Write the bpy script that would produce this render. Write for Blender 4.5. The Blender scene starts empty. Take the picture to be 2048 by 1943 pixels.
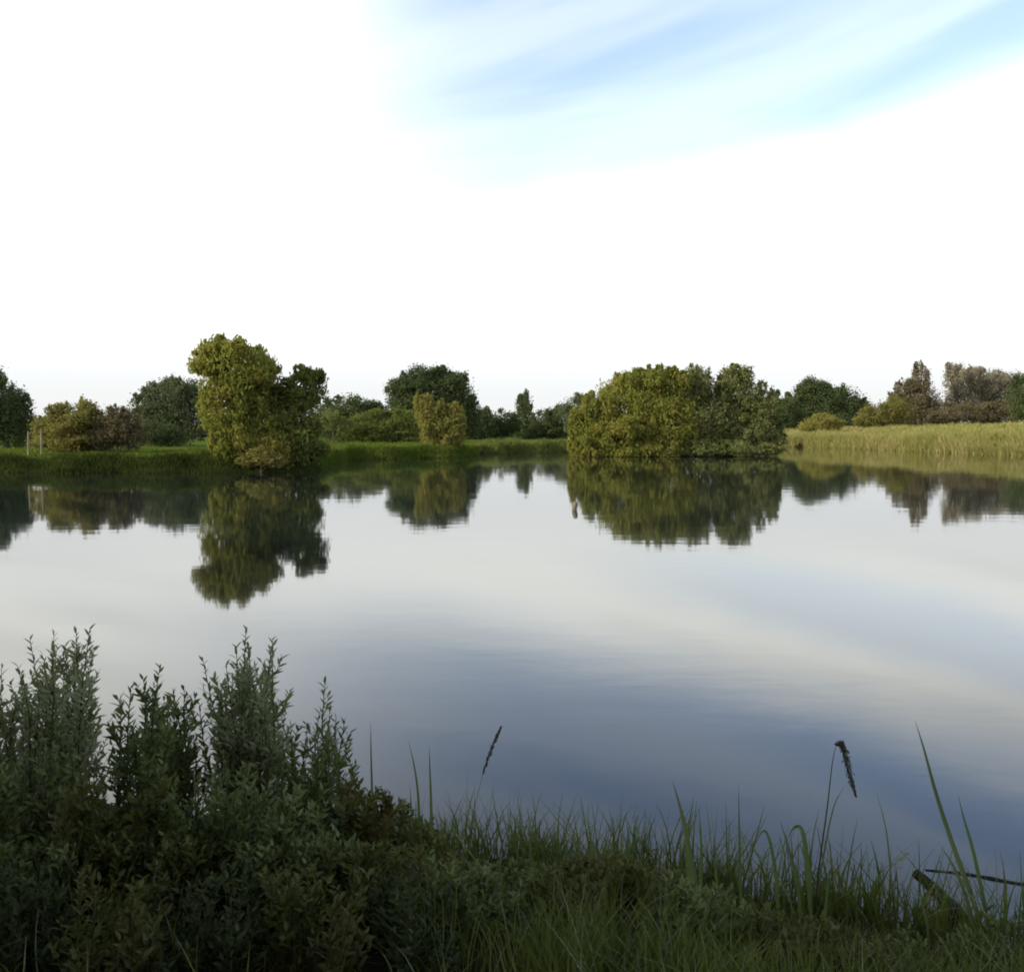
import bpy, math, random
import numpy as np
from mathutils import Vector

# ------------------------------------------------------------------ camera, light
SC = bpy.context.scene
CAMH = 2.2            # eye above the water
F = 2000.0            # focal length in pixels of the 2048 px wide photograph
CX, CY, HOR = 1024.0, 971.5, 868.0
PITCH = math.atan((CY - HOR) / F)
R = math.radians
cd = bpy.data.cameras.new('camera'); cam = bpy.data.objects.new('camera', cd)
SC.collection.objects.link(cam); SC.camera = cam
cam.location = (0, 0, CAMH); cam.rotation_euler = (math.pi/2 - PITCH, 0, 0)
cd.sensor_fit = 'HORIZONTAL'; cd.sensor_width = 36; cd.lens = 36*F/2048
cd.clip_start = 0.05; cd.clip_end = 9000

SC.view_settings.view_transform = 'Standard'; SC.view_settings.look = 'None'
SC.cycles.filter_width = 1.9
SC.view_settings.gamma = 1; SC.view_settings.exposure = 0.0

SUN_EL, SUN_AZ = 21.0, -108.0     # azimuth from +Y (view direction), negative = to the left
sd = bpy.data.lights.new('sun', 'SUN'); so = bpy.data.objects.new('sun', sd)
SC.collection.objects.link(so)
sd.energy = 5.0; sd.angle = R(0.5); sd.color = (1.0, 0.90, 0.70)
to_sun = Vector((math.sin(R(SUN_AZ))*math.cos(R(SUN_EL)), math.cos(R(SUN_AZ))*math.cos(R(SUN_EL)), math.sin(R(SUN_EL))))
so.rotation_euler = to_sun.to_track_quat('Z', 'Y').to_euler(); so.location = (-30, -10, 30)

class G:
    """tiny node-graph helper"""
    def __init__(s, nt): s.nt = nt; s.N = nt.nodes; s.L = nt.links; s.N.clear()
    def n(s, t, **kw):
        o = s.N.new(t)
        for k, v in kw.items(): setattr(o, k, v)
        return o
    def set(s, sock, v):
        if isinstance(v, bpy.types.NodeSocket): s.L.new(v, sock)
        else: sock.default_value = v
    def m(s, op, a, b=0.0, c=None, clamp=False):
        o = s.n('ShaderNodeMath', operation=op, use_clamp=clamp)
        s.set(o.inputs[0], a); s.set(o.inputs[1], b)
        if c is not None: s.set(o.inputs[2], c)
        return o.outputs[0]
    def ss(s, v, a, b, lo=0.0, hi=1.0):
        o = s.n('ShaderNodeMapRange', interpolation_type='SMOOTHSTEP')
        s.set(o.inputs['Value'], v)
        o.inputs['From Min'].default_value = a; o.inputs['From Max'].default_value = b
        o.inputs['To Min'].default_value = lo; o.inputs['To Max'].default_value = hi
        return o.outputs['Result']
    def mix(s, f, a, b):
        o = s.n('ShaderNodeMix', data_type='RGBA')
        s.set(o.inputs['Factor'], f)
        s.set(o.inputs[6], a if isinstance(a, bpy.types.NodeSocket) else (*a, 1)[:4])
        s.set(o.inputs[7], b if isinstance(b, bpy.types.NodeSocket) else (*b, 1)[:4])
        return o.outputs[2]
    def noise(s, vec, scale, detail=3, rough=.5, dist=0.0):
        o = s.n('ShaderNodeTexNoise')
        if vec is not None: s.L.new(vec, o.inputs['Vector'])
        o.inputs['Scale'].default_value = scale; o.inputs['Detail'].default_value = detail
        o.inputs['Roughness'].default_value = rough; o.inputs['Distortion'].default_value = dist
        return o.outputs['Fac']
    def comb(s, x, y, z=0.0):
        o = s.n('ShaderNodeCombineXYZ')
        s.set(o.inputs[0], x); s.set(o.inputs[1], y); s.set(o.inputs[2], z)
        return o.outputs[0]

W = bpy.data.worlds.new('World'); SC.world = W; W.use_nodes = True
g = G(W.node_tree)
sky = g.n('ShaderNodeTexSky', sky_type='NISHITA', sun_disc=False)
sky.sun_elevation = R(SUN_EL); sky.sun_rotation = R(SUN_AZ)
sky.air_density = 1.0; sky.dust_density = 2.0; sky.ozone_density = 1.5
tc = g.n('ShaderNodeTexCoord'); sp = g.n('ShaderNodeSeparateXYZ'); g.L.new(tc.outputs['Generated'], sp.inputs[0])
DEG = 180/math.pi
az = g.m('MULTIPLY', g.m('ARCTAN2', sp.outputs[0], sp.outputs[1]), DEG)
el = g.m('MULTIPLY', g.m('ARCSINE', sp.outputs[2]), DEG)
# the sky's cirrus veil: streaks that climb gently from left to right
tilt = g.m('SUBTRACT', el, g.m('MULTIPLY', az, 0.19))
streak = g.noise(g.comb(g.m('MULTIPLY', az, 0.03), g.m('MULTIPLY', tilt, 0.17), 3.1), 1.0, 4, .5, .3)
soft = g.noise(g.comb(g.m('MULTIPLY', az, 0.05), g.m('MULTIPLY', el, 0.09), 7.7), 1.0, 3, .5, .4)
tw = g.m('ADD', tilt, g.m('MULTIPLY', g.m('SUBTRACT', soft, .5), 4.0))
b1 = g.m('MULTIPLY', g.ss(tw, 8.6, 15.0), g.ss(az, -27, 2))
b2 = g.m('MULTIPLY', g.m('MULTIPLY', g.ss(tw, 3.0, 5.5), g.ss(tw, 9.5, 7.0)), g.ss(az, 1, 14, 0, .5))
b3 = g.m('MULTIPLY', g.ss(el, 12, 18), g.ss(soft, .34, .58, 0, .75))
b4 = g.m('MULTIPLY', g.ss(el, 6.5, 0.5), .12)
blue = g.m('MAXIMUM', g.m('MAXIMUM', b1, b2), g.m('MAXIMUM', b3, b4))
blue = g.m('MULTIPLY', blue, g.ss(streak, .30, .60, .76, 1.0))
blue = g.m('MAXIMUM', blue, g.ss(el, 24, 46, 0, .85), clamp=True)
STR = 0.1
cloud = g.mix(g.m('MULTIPLY', g.ss(el, 2, 13), g.ss(streak, .25, .6, .6, 1.0)), (9.2, 9.5, 9.75, 1), (21.5, 21.6, 20.2, 1))
sc_ = g.n('ShaderNodeVectorMath', operation='MULTIPLY'); g.L.new(sky.outputs[0], sc_.inputs[0])
g.L.new(g.mix(g.ss(el, 26, 40), (4.05,3.6,3.6), (1.6,1.55,1.5)), sc_.inputs[1])
col = g.mix(blue, cloud, sc_.outputs[0])
bg = g.n('ShaderNodeBackground'); g.L.new(col, bg.inputs[0]); bg.inputs[1].default_value = STR
wo = g.n('ShaderNodeOutputWorld'); g.L.new(bg.outputs[0], wo.inputs[0])

# ------------------------------------------------------------------ helpers
CO = SC.collection
def tag(o, label=None, cat=None, group=None, kind=None):
    for k, v in (('label', label), ('category', cat), ('group', group), ('kind', kind)):
        if v: o[k] = v
    return o
def empty(name, loc, label, cat, group=None):
    o = bpy.data.objects.new(name, None); CO.objects.link(o); o.location = loc
    o.empty_display_size = .3
    return tag(o, label, cat, group)
def ray(x, y):
    v = Vector((x - CX, F, -(y - CY)))
    c, s = math.cos(PITCH), math.sin(PITCH)
    return Vector((v.x, v.y*c + v.z*s, -v.y*s + v.z*c))
def at(x, y, D):
    """world point seen at photograph pixel (x, y) when it stands D metres ahead"""
    r = ray(x, y); k = D/r.y
    return Vector((r.x*k, D, CAMH + r.z*k))
def mesh(name, V, polys, mat, parent=None, smooth=False):
    """V (n,3) array; polys: list of (m,k) int arrays"""
    me = bpy.data.meshes.new(name)
    V = np.asarray(V, dtype=np.float32)
    if parent is not None:
        V = V - np.array(parent.location, dtype=np.float32)
    idx = np.concatenate([np.asarray(p, dtype=np.int32).ravel() for p in polys])
    tot = np.concatenate([np.full(len(p), np.asarray(p).shape[1], dtype=np.int32) for p in polys])
    st = np.concatenate([[0], np.cumsum(tot)[:-1]]).astype(np.int32)
    me.vertices.add(len(V)); me.vertices.foreach_set('co', V.ravel())
    me.loops.add(len(idx)); me.loops.foreach_set('vertex_index', idx)
    me.polygons.add(len(tot)); me.polygons.foreach_set('loop_start', st); me.polygons.foreach_set('loop_total', tot)
    me.polygons.foreach_set('use_smooth', np.full(len(tot), smooth))
    me.update(calc_edges=True)
    me.materials.append(mat)
    o = bpy.data.objects.new(name, me); CO.objects.link(o)
    if parent is not None: o.parent = parent
    return o
def nrm(a): return a/np.maximum(np.linalg.norm(a, axis=1, keepdims=True), 1e-9)

LEAF_V = np.array([(0,0,0), (-.42,.28,.06), (.42,.28,.06), (-.36,.62,.03), (.36,.62,.03), (0,1,-.10)])
LEAF_P = [np.array([(0,2,1), (3,4,5)]), np.array([(1,2,4,3)])]
CARD_V = np.array([(0,-.5,0), (.5,0,.12), (0,.5,0), (-.5,0,.12)]); CARD_P = [np.array([(0,1,2,3)])]
OVAL_V = np.array([(0,-.5,0), (.45,-.22,.1), (.42,.2,.1), (0,.55,0), (-.42,.2,.1), (-.45,-.22,.1)]); OVAL_P = [np.array([(0,1,2,3),(0,3,4,5)])]
def scatter(T, P, pos, along, normal, length, width):
    """copies of the little template T at every pos: returns vertices and polygons"""
    n, k = len(pos), len(T)
    a = nrm(along); s = nrm(np.cross(a, normal)); nn = np.cross(s, a)
    V = pos[:,None,:] + T[None,:,0,None]*s[:,None,:]*width[:,None,None] \
        + T[None,:,1,None]*a[:,None,:]*length[:,None,None] + T[None,:,2,None]*nn[:,None,:]*length[:,None,None]
    off = (np.arange(n)*k)[:,None,None]
    return V.reshape(-1,3), [(p[None]+off).reshape(-1, p.shape[1]) for p in P]
def blades(pos, up, bend, length, width, seg=5, side=None, rng=None):
    """curved tapering blades; up (n,3) unit start directions, bend (n,3) sideways drop at the tip"""
    n = len(pos); t = np.linspace(0, 1, seg+1)
    c = pos[:,None,:] + up[:,None,:]*(length[:,None]*t)[:,:,None] + bend[:,None,:]*(t**2.2)[None,:,None]
    if side is None:
        a = rng.uniform(0, 2*np.pi, n); side = np.stack([np.cos(a), np.sin(a), 0*a], 1)
    w = width[:,None]*(np.clip(1-t, 0.02, 1)**.6*np.clip(.45+2.5*t, 0, 1))[None,:]*.5
    Lf = c - side[:,None,:]*w[:,:,None]; Rt = c + side[:,None,:]*w[:,:,None]
    V = np.stack([Lf, Rt], 2).reshape(-1,3)
    q = np.array([(2*i, 2*i+1, 2*i+3, 2*i+2) for i in range(seg)])
    return V, [(q[None] + (np.arange(n)*2*(seg+1))[:,None,None]).reshape(-1,4)]
def join(parts):
    Vs, Ps, o = [], {}, 0
    for V, P in parts:
        Vs.append(V)
        for p in P: Ps.setdefault(p.shape[1], []).append(p+o)
        o += len(V)
    return np.concatenate(Vs), [np.concatenate(v) for v in Ps.values()]
def tube(pts, rad, sides=7):
    """tapered tube through pts"""
    pts = [Vector(p) for p in pts]; V, Q = [], []
    u = None
    for i, p in enumerate(pts):
        d = (pts[min(i+1, len(pts)-1)] - pts[max(i-1, 0)]).normalized()
        if u is None: u = d.orthogonal().normalized()
        else: u = (u - d*u.dot(d)).normalized()
        v = d.cross(u)
        for k in range(sides):
            a = 2*math.pi*k/sides
            V.append(p + (u*math.cos(a) + v*math.sin(a))*rad[i])
    for i in range(len(pts)-1):
        for k in range(sides):
            Q.append((i*sides+k, i*sides+(k+1) % sides, (i+1)*sides+(k+1) % sides, (i+1)*sides+k))
    n = len(V); V.append(pts[0]); V.append(pts[-1]); T = []
    for k in range(sides):
        T.append((n, (k+1) % sides, k)); b = (len(pts)-1)*sides
        T.append((n+1, b+k, b+(k+1) % sides))
    return np.array([tuple(v) for v in V]), [np.array(Q), np.array(T)]

# ------------------------------------------------------------------ materials
def mat_base(name):
    m = bpy.data.materials.new(name); m.use_nodes = True
    gg = G(m.node_tree); out = gg.n('ShaderNodeOutputMaterial'); return m, gg, out
def leaf_mat(name, c1, c2, c3, trans=.3, nscale=.7, gloss=.0, rough=.5):
    """c1..c2 vary leaf by leaf, patches of c3 by branch"""
    m, gg, out = mat_base(name)
    geo = gg.n('ShaderNodeNewGeometry'); tcc = gg.n('ShaderNodeTexCoord')
    nz = gg.noise(tcc.outputs['Object'], nscale, 2)
    c = gg.mix(geo.outputs['Random Per Island'], c1, c2)
    c = gg.mix(gg.ss(nz, .42, .66, 0, .8), c, c3)
    d = gg.n('ShaderNodeBsdfDiffuse'); gg.L.new(c, d.inputs[0])
    t = gg.n('ShaderNodeBsdfTranslucent')
    hs = gg.n('ShaderNodeHueSaturation'); gg.L.new(c, hs.inputs['Color']); hs.inputs['Value'].default_value = 1.25; hs.inputs['Saturation'].default_value = 1.1
    gg.L.new(hs.outputs[0], t.inputs[0])
    mx = gg.n('ShaderNodeMixShader'); mx.inputs[0].default_value = trans
    gg.L.new(d.outputs[0], mx.inputs[1]); gg.L.new(t.outputs[0], mx.inputs[2])
    sh = mx.outputs[0]
    if gloss:
        gl = gg.n('ShaderNodeBsdfGlossy'); gl.inputs['Roughness'].default_value = rough
        m2 = gg.n('ShaderNodeMixShader'); m2.inputs[0].default_value = gloss
        gg.L.new(sh, m2.inputs[1]); gg.L.new(gl.outputs[0], m2.inputs[2]); sh = m2.outputs[0]
    gg.L.new(sh, out.inputs[0]); return m
def rough_mat(name, c1, c2, scale=4.0, stretch=(1,1,1), rough=.9, bump=.3):
    m, gg, out = mat_base(name)
    tcc = gg.n('ShaderNodeTexCoord'); mp = gg.n('ShaderNodeMapping'); mp.inputs['Scale'].default_value = stretch
    gg.L.new(tcc.outputs['Object'], mp.inputs[0])
    nz = gg.noise(mp.outputs[0], scale, 6, .6)
    p = gg.n('ShaderNodeBsdfPrincipled'); gg.L.new(gg.mix(gg.ss(nz, .35, .65), c1, c2), p.inputs['Base Color'])
    p.inputs['Roughness'].default_value = rough; p.inputs['Specular IOR Level'].default_value = .2
    b = gg.n('ShaderNodeBump'); b.inputs['Strength'].default_value = bump; b.inputs['Distance'].default_value = .05
    gg.L.new(nz, b.inputs['Height']); gg.L.new(b.outputs[0], p.inputs['Normal'])
    gg.L.new(p.outputs[0], out.inputs[0]); return m

M = {}
M['willow'] = leaf_mat('willow_leaf', (0.225,0.235,0.055), (0.150,0.170,0.040), (0.260,0.245,0.065), 0.36, .55)
M['willow_dark'] = leaf_mat('dark_willow_leaf', (0.130,0.155,0.045), (0.160,0.180,0.052), (0.090,0.115,0.036), 0.36, .5)
M['olive'] = leaf_mat('olive_leaf', (0.185,0.180,0.055), (0.150,0.155,0.048), (0.210,0.180,0.065), 0.34, .8)
M['brown'] = leaf_mat('russet_leaf', (0.150,0.130,0.075), (0.115,0.105,0.058), (0.170,0.145,0.090), 0.32, .3)
M['grey'] = leaf_mat('grey_green_leaf', (0.115,0.140,0.070), (0.090,0.115,0.060), (0.140,0.155,0.085), 0.34, .3)
M['dark'] = leaf_mat('dark_green_leaf', (0.072,0.098,0.045), (0.098,0.122,0.048), (0.056,0.080,0.038), 0.33, .18)
M['silver'] = leaf_mat('silvery_leaf', (0.260,0.240,0.170), (0.200,0.190,0.130), (0.290,0.260,0.190), 0.32, .25)
M['silver_willow'] = leaf_mat('silver_willow_leaf', (0.180,0.200,0.070), (0.125,0.150,0.050), (0.225,0.230,0.105), 0.36, .45)
M['gold'] = leaf_mat('gold_bush_leaf', (0.230,0.225,0.065), (0.180,0.185,0.055), (0.250,0.225,0.070), 0.34, .5)
M['reed'] = leaf_mat('reed_blade', (0.260,0.245,0.085), (0.190,0.205,0.065), (0.310,0.280,0.120), 0.3, .15)
M['bankgrass'] = leaf_mat('bank_grass_blade', (.085,.125,.022), (.065,.10,.02), (.11,.135,.03), .3, .2)
M['bankreed'] = leaf_mat('bank_sedge_blade', (0.045,0.062,0.018), (0.065,0.082,0.022), (0.035,0.048,0.014), 0.25, .4)
M['fg'] = leaf_mat('sallow_leaf', (0.085,0.120,0.030), (0.150,0.185,0.060), (0.060,0.090,0.022), 0.36, 3.0, .03, .45)
M['fg_grey'] = leaf_mat('grey_sallow_leaf', (0.225,0.250,0.105), (0.125,0.160,0.050), (0.270,0.300,0.190), 0.38, 5.0, .04, .45)
M['fg_shade'] = leaf_mat('shaded_leaf', (.028,.044,.012), (.048,.066,.018), (.022,.036,.010), .25, 3.0, .02, .5)  # undergrowth leaves: shade at the bottom left put into a darker leaf colour
M['fg_olive'] = leaf_mat('bramble_leaf', (0.095,0.105,0.022), (0.055,0.075,0.016), (0.110,0.098,0.032), 0.3, 4.0, .02, .5)
M['fg_blade'] = leaf_mat('grass_blade', (0.080,0.110,0.024), (0.145,0.170,0.045), (0.060,0.085,0.018), 0.32, 3.0, .05, .45)
M['fg_reed'] = leaf_mat('reed_leaf', (0.075,0.110,0.034), (0.105,0.140,0.050), (0.060,0.090,0.030), 0.32, 3.0, .06, .4)
M['dry'] = leaf_mat('dry_stem', (.17,.15,.095), (.12,.105,.065), (.20,.18,.12), .15, 4.0)
M['plume'] = leaf_mat('reed_plume', (0.110,0.115,0.090), (0.150,0.150,0.110), (0.090,0.095,0.075), 0.3, 6.0)
M['flower'] = leaf_mat('pale_flower', (.34,.36,.30), (.26,.28,.22), (.40,.40,.34), .3, 6.0)
M['stem'] = rough_mat('green_stem', (.045,.050,.022), (.075,.070,.035), 20, rough=.7)
M['bark'] = rough_mat('bark', (.060,.048,.032), (.13,.105,.075), 3, (1,1,.25))
M['pale_bark'] = rough_mat('pale_bark', (.17,.15,.10), (.27,.24,.17), 3, (1,1,.3))
M['wetwood'] = rough_mat('wet_wood', (.008,.007,.006), (.022,.019,.015), 9, (1,1,1), .8, .6)
M['oldwood'] = rough_mat('weathered_wood', (.10,.095,.08), (.17,.16,.13), 12, (1,1,.15))

def ground_mat():
    m, gg, out = mat_base('ground')
    tcc = gg.n('ShaderNodeTexCoord'); o = tcc.outputs['Object']
    s = gg.n('ShaderNodeSeparateXYZ'); gg.L.new(o, s.inputs[0])
    n1 = gg.noise(o, .05, 5, .6); n2 = gg.noise(o, 1.3, 6, .65)
    grass = gg.mix(gg.ss(n2, .35, .65), (.055,.085,.018), (.085,.115,.028))
    dry = gg.mix(gg.ss(n2, .35, .65), (.20,.175,.055), (.15,.14,.045))
    c = gg.mix(gg.m('MULTIPLY', gg.ss(s.outputs[0], 25, 60), gg.ss(n1, .25, .55, .5, 1)), grass, dry)
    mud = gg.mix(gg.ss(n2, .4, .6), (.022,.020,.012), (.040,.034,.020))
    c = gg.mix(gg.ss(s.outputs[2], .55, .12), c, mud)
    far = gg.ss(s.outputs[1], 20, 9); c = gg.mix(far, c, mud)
    p = gg.n('ShaderNodeBsdfPrincipled'); gg.L.new(c, p.inputs['Base Color']); p.inputs['Roughness'].default_value = .95
    p.inputs['Specular IOR Level'].default_value = 0
    b = gg.n('ShaderNodeBump'); b.inputs['Strength'].default_value = .6; b.inputs['Distance'].default_value = .15
    gg.L.new(n2, b.inputs['Height']); gg.L.new(b.outputs[0], p.inputs['Normal']); gg.L.new(p.outputs[0], out.inputs[0])
    return m
def water_mat():
    m, gg, out = mat_base('water')
    tcc = gg.n('ShaderNodeTexCoord'); o = tcc.outputs['Object']
    mp = gg.n('ShaderNodeMapping'); mp.inputs['Scale'].default_value = (.8, 1.4, 1); gg.L.new(o, mp.inputs[0])
    n1 = gg.noise(mp.outputs[0], 1.1, 3, .5, .3); n2 = gg.noise(mp.outputs[0], .12, 2, .5)
    hgt = gg.m('ADD', gg.m('MULTIPLY', n1, gg.ss(n2, .35, .7, .15, 1.0)), gg.m('MULTIPLY', gg.noise(mp.outputs[0], .33, 2), 1.5))
    b = gg.n('ShaderNodeBump'); b.inputs['Strength'].default_value = 1.0; b.inputs['Distance'].default_value = .0022
    gg.L.new(hgt, b.inputs['Height'])
    p = gg.n('ShaderNodeBsdfPrincipled'); p.inputs['Base Color'].default_value = (.010,.015,.015,1)
    p.inputs['Roughness'].default_value = .035; p.inputs['IOR'].default_value = 1.35
    gg.L.new(b.outputs[0], p.inputs['Normal']); gg.L.new(p.outputs[0], out.inputs[0])
    return m

# ------------------------------------------------------------------ ground and water
def shore_px(x):
    xs = [-1500,-600,-100, 200, 430, 560, 630, 655, 700, 820, 930, 965, 1130, 1400, 1600, 1700, 1850, 2048, 2500, 3600]
    ds = [  62,  58,  57,  58,  57,  58,  60,  72,  85,  90,  97, 114,  122,  165,  172,  152,  124,  104,   88,   80]
    return np.interp(x, xs, ds)
def near_edge(X):          # Y of the near waterline at world X
    return np.interp(X, [-40,-8,-2.5,-.6,.6,1.6,2.3,3.2,8,40], [7.2,6.4,5.9,5.3,4.9,4.5,4.12,4.0,4.6,6.5])
def rise(X):               # height of the meadow inland
    return np.interp(X, [-200,-25,0,20,60,120,400], [1.2,.95,.85,1.0,3.2,4.4,7])
def land_z(X, Y):
    """height of the ground at (X, Y) (scalar or array)"""
    X = np.asarray(X, float); Y = np.asarray(Y, float)
    Yp = np.maximum(Y, .5)
    sx = X/Yp*F + CX; Dn = near_edge(X); Df = shore_px(np.clip(sx, -1500, 3600))
    wob = .12*np.sin(X*1.7+Y*.9) + .08*np.sin(X*4.1-Y*2.3)
    dn = Dn - Y; df = Y - Df*(1+.012*np.sin(X*.35)+.006*np.sin(X*1.3))
    zn = np.where(dn > 0, .62*(1-np.exp(-dn/3.0)) + .05*wob, np.maximum(dn*.5, -1.2))
    r = rise(X)
    zf = np.where(df > 0, np.where(df < 3, .9*(1-np.exp(-df/.9)), .9) + (r-.9)*np.clip(df/70, 0, 1)**.8 + .12*wob*np.clip(df/5,0,1), np.maximum(df*.35, -1.2))
    return np.where(Y < 20, zn, zf)
def wz(x, D):
    """ground height under photograph column x at distance D"""
    X = (x-CX)/F*D
    return X, float(land_z(X, D))
def grid_sheet():
    # one sheet: fine rows where the banks are, coarse elsewhere
    tan = np.concatenate([np.linspace(-40, -3, 14)[:-1], np.linspace(-3, -.75, 30)[:-1], np.linspace(-.75, .75, 300), np.linspace(.75, 3, 30)[1:], np.linspace(3, 40, 14)[1:]])
    ys = np.concatenate([np.linspace(-60, 0, 12)[:-1], np.linspace(0, 8, 50), np.linspace(10, 50, 8), np.linspace(54, 180, 200), np.geomspace(185, 4500, 40)])
    rows = []
    for y in ys:
        yy = max(abs(y), 6.0) if y > 0 else 6.0+abs(y)
        X = np.clip(tan*yy, -5500, 5500)
        X = X + np.linspace(-1e-3, 1e-3, len(X))
        z = land_z(X, np.full_like(X, y))
        rows.append(np.stack([X, np.full_like(X, y), z], 1))
    V = np.concatenate(rows); n = len(tan)
    i = np.arange(len(ys)-1)[:,None]*n + np.arange(n-1)[None,:]
    Q = np.stack([i, i+1, i+n+1, i+n], -1).reshape(-1,4)
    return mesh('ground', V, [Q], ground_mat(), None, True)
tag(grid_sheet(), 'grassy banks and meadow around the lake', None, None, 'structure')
wv = np.array([(-900,-1,0),(900,-1,0),(900,400,0),(-900,400,0)], float)
tag(mesh('water', wv, [np.array([(0,1,2,3)])], water_mat()), 'calm lake mirroring sky and trees', None, None, 'structure')

# islet under the big willows
def islet():
    c = at(1345, 900, 100); n = 40; V = [(c.x, 102, .30)]
    for k in range(1, 7):
        for j in range(n):
            a = 2*math.pi*j/n; r = k/6*(1+.08*math.sin(3*a)+.05*math.sin(7*a))
            V.append((c.x+10.3*r*math.cos(a), 102+5.0*r*math.sin(a), .30*(1-(k/6)**2)-.10*(k/6)))
    T = [(0, 1+j, 1+(j+1) % n) for j in range(n)]
    Q = [(1+(k-1)*n+j, 1+k*n+j, 1+k*n+(j+1) % n, 1+(k-1)*n+(j+1) % n) for k in range(1, 6) for j in range(n)]
    tag(mesh('island', np.array(V), [np.array(T), np.array(Q)], M['wetwood'], None, True), 'low muddy islet under the willows', None, None, 'structure')
islet()

# ------------------------------------------------------------------ trees
def crown(name, lobes, leaf, mat, parent, seed, cover=4.0, droop=0.0, clump=.22, cap=60000, T=OVAL_V, P=OVAL_P, shell=.42):
    """lobes: (centre Vector, rx, ry, rz). Leaves gathered in clumps, thick towards the outside of every lobe."""
    rng = np.random.default_rng(seed); parts = []
    leaf *= .64; cap = cap*1.75; area = sum(math.pi*l[1]*l[3] for l in lobes)
    extra = []
    for c, rx, ry, rz in lobes:
        for q in range(7):
            a = rng.uniform(0, 2*np.pi); ev = rng.uniform(-.35, 1.35); f = rng.uniform(.86, 1.04); s_ = rng.uniform(.16, .34)
            cc_ = (c[0]+rx*f*math.cos(a)*math.cos(ev), c[1]+ry*f*math.sin(a)*math.cos(ev), c[2]+rz*f*math.sin(ev))
            extra.append((cc_, rx*s_, ry*s_, rz*s_*rng.uniform(.9, 1.5)))
    lobes = [(c, rx*.96, ry*.96, rz*.94) for c, rx, ry, rz in lobes] + extra
    total = min(cap, cover*area/(leaf*leaf*.42)); 
    for c, rx, ry, rz in lobes:
        n = int(total*math.pi*rx*rz/area); 
        nc = max(14, int(26*(rx*rz)**.5/ max(clump*3*rx, .3)*3)) if False else (int(np.clip(70*(rx*rz)/(clump*clump*9*rx*rz+.01), 30, 170)) if len(lobes)-len(extra) > 0 and n > total*.02 else 12)
        d = nrm(rng.normal(size=(nc,3))); rad = shell+(1-shell)*rng.random(nc)**.55
        rad *= rng.uniform(.82, 1.10, nc)
        cc = d*rad[:,None]
        k = rng.integers(0, nc, n)
        off = np.clip(rng.normal(size=(n,3)), -1.7, 1.7)*clump*(rng.uniform(.55, 1.15, nc)[k])[:,None]
        p = (cc[k] + off)*np.array([rx,ry,rz]) + np.array(c)
        p[:,2] -= droop*np.abs(rng.normal(size=n))*rz*.35
        zmin = c[2]-rz*1.02; p[:,2] = np.where(p[:,2] < zmin, zmin + rng.random(n)*.4*rz, p[:,2])
        al = nrm(rng.normal(size=(n,3)) + np.array([0,0,-1.8*droop]))
        nm = nrm(d[k]*.9 + rng.normal(size=(n,3))*.75 + np.array([0,0,.35]))
        ln = leaf*rng.uniform(.6, 1.35, n)*(1+.7*droop)
        parts.append(scatter(T, P, p, al, nm, ln, ln*(.62 - .32*min(droop, 1))))
    V, Pp = join(parts)
    V[:,2] = np.maximum(V[:,2], .03)
    return mesh(name, V, Pp, mat, parent)
def trunk(parent, base, lobes, r, seed, mat, forks=1, lean=0.0):
    rnd = random.Random(seed); parts = []
    for f in range(forks):
        b = Vector(base) + Vector(((f-(forks-1)/2)*r*2.2, rnd.uniform(-r, r), -.3))
        for i, (c, rx, ry, rz) in enumerate(lobes):
            if forks > 1 and i % forks != f: continue
            c = Vector(c); split = b.lerp(c, .35); split.x = b.x*.7+split.x*.3
            top = c + Vector((0, 0, rz*.55)); k = (.8 if i == f else .5)
            pts = [b, b.lerp(split, .5)+Vector((rnd.uniform(-.1,.1)*rz, 0, 0)), split, c+Vector((rnd.uniform(-.1,.1)*rx, 0, -.1*rz)), top]
            parts.append(tube(pts, [r*k*1.25, r*k, r*k*.85, r*k*.5, r*.08]))
            for j in range(5):
                s = split.lerp(c, rnd.uniform(.3, 1.1)); a = rnd.uniform(0, 6.28)
                e = c + Vector((math.cos(a)*rx*.75, math.sin(a)*ry*.75, rnd.uniform(-.3,.6)*rz))
                parts.append(tube([s, s.lerp(e, .5)+Vector((0,0,.1*rz)), e], [r*k*.4, r*k*.25, r*.05], 5))
    V, P = join(parts)
    return mesh('trunk', V, P, mat, parent, True)
def px_lobes(spec, D, dep=1.0):
    """spec: (x, y, rx, ry[, dD]) in photograph pixels -> ellipsoids of real size at their own distance"""
    out = []
    for s in spec:
        d = D + (s[4] if len(s) > 4 else 0)
        c = at(s[0], s[1], d); k = d/F
        out.append((c, s[2]*k, max(s[2], s[3]*.8)*k*dep, s[3]*k))
    return out
def tree(name, label, cat, spec, D, basex, leaf, mat, seed, r=.25, bark='bark', group=None, cover=4.0, droop=0.0, dep=1.0, forks=1, clump=.2, cap=60000, basez=None, shell=.42):
    X, z = wz(basex, D)
    if basez is not None: z = basez
    e = empty(name, (X, D, max(z, 0)), label, cat, group)
    L = px_lobes(spec, D, dep)
    crown('crown', L, leaf, M[mat], e, seed, cover, droop, clump, cap, shell=shell)
    trunk(e, (X, D, max(z, 0)), L, r, seed, M[bark], forks)
    return e
GB = 'trees on the far shore'
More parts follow.
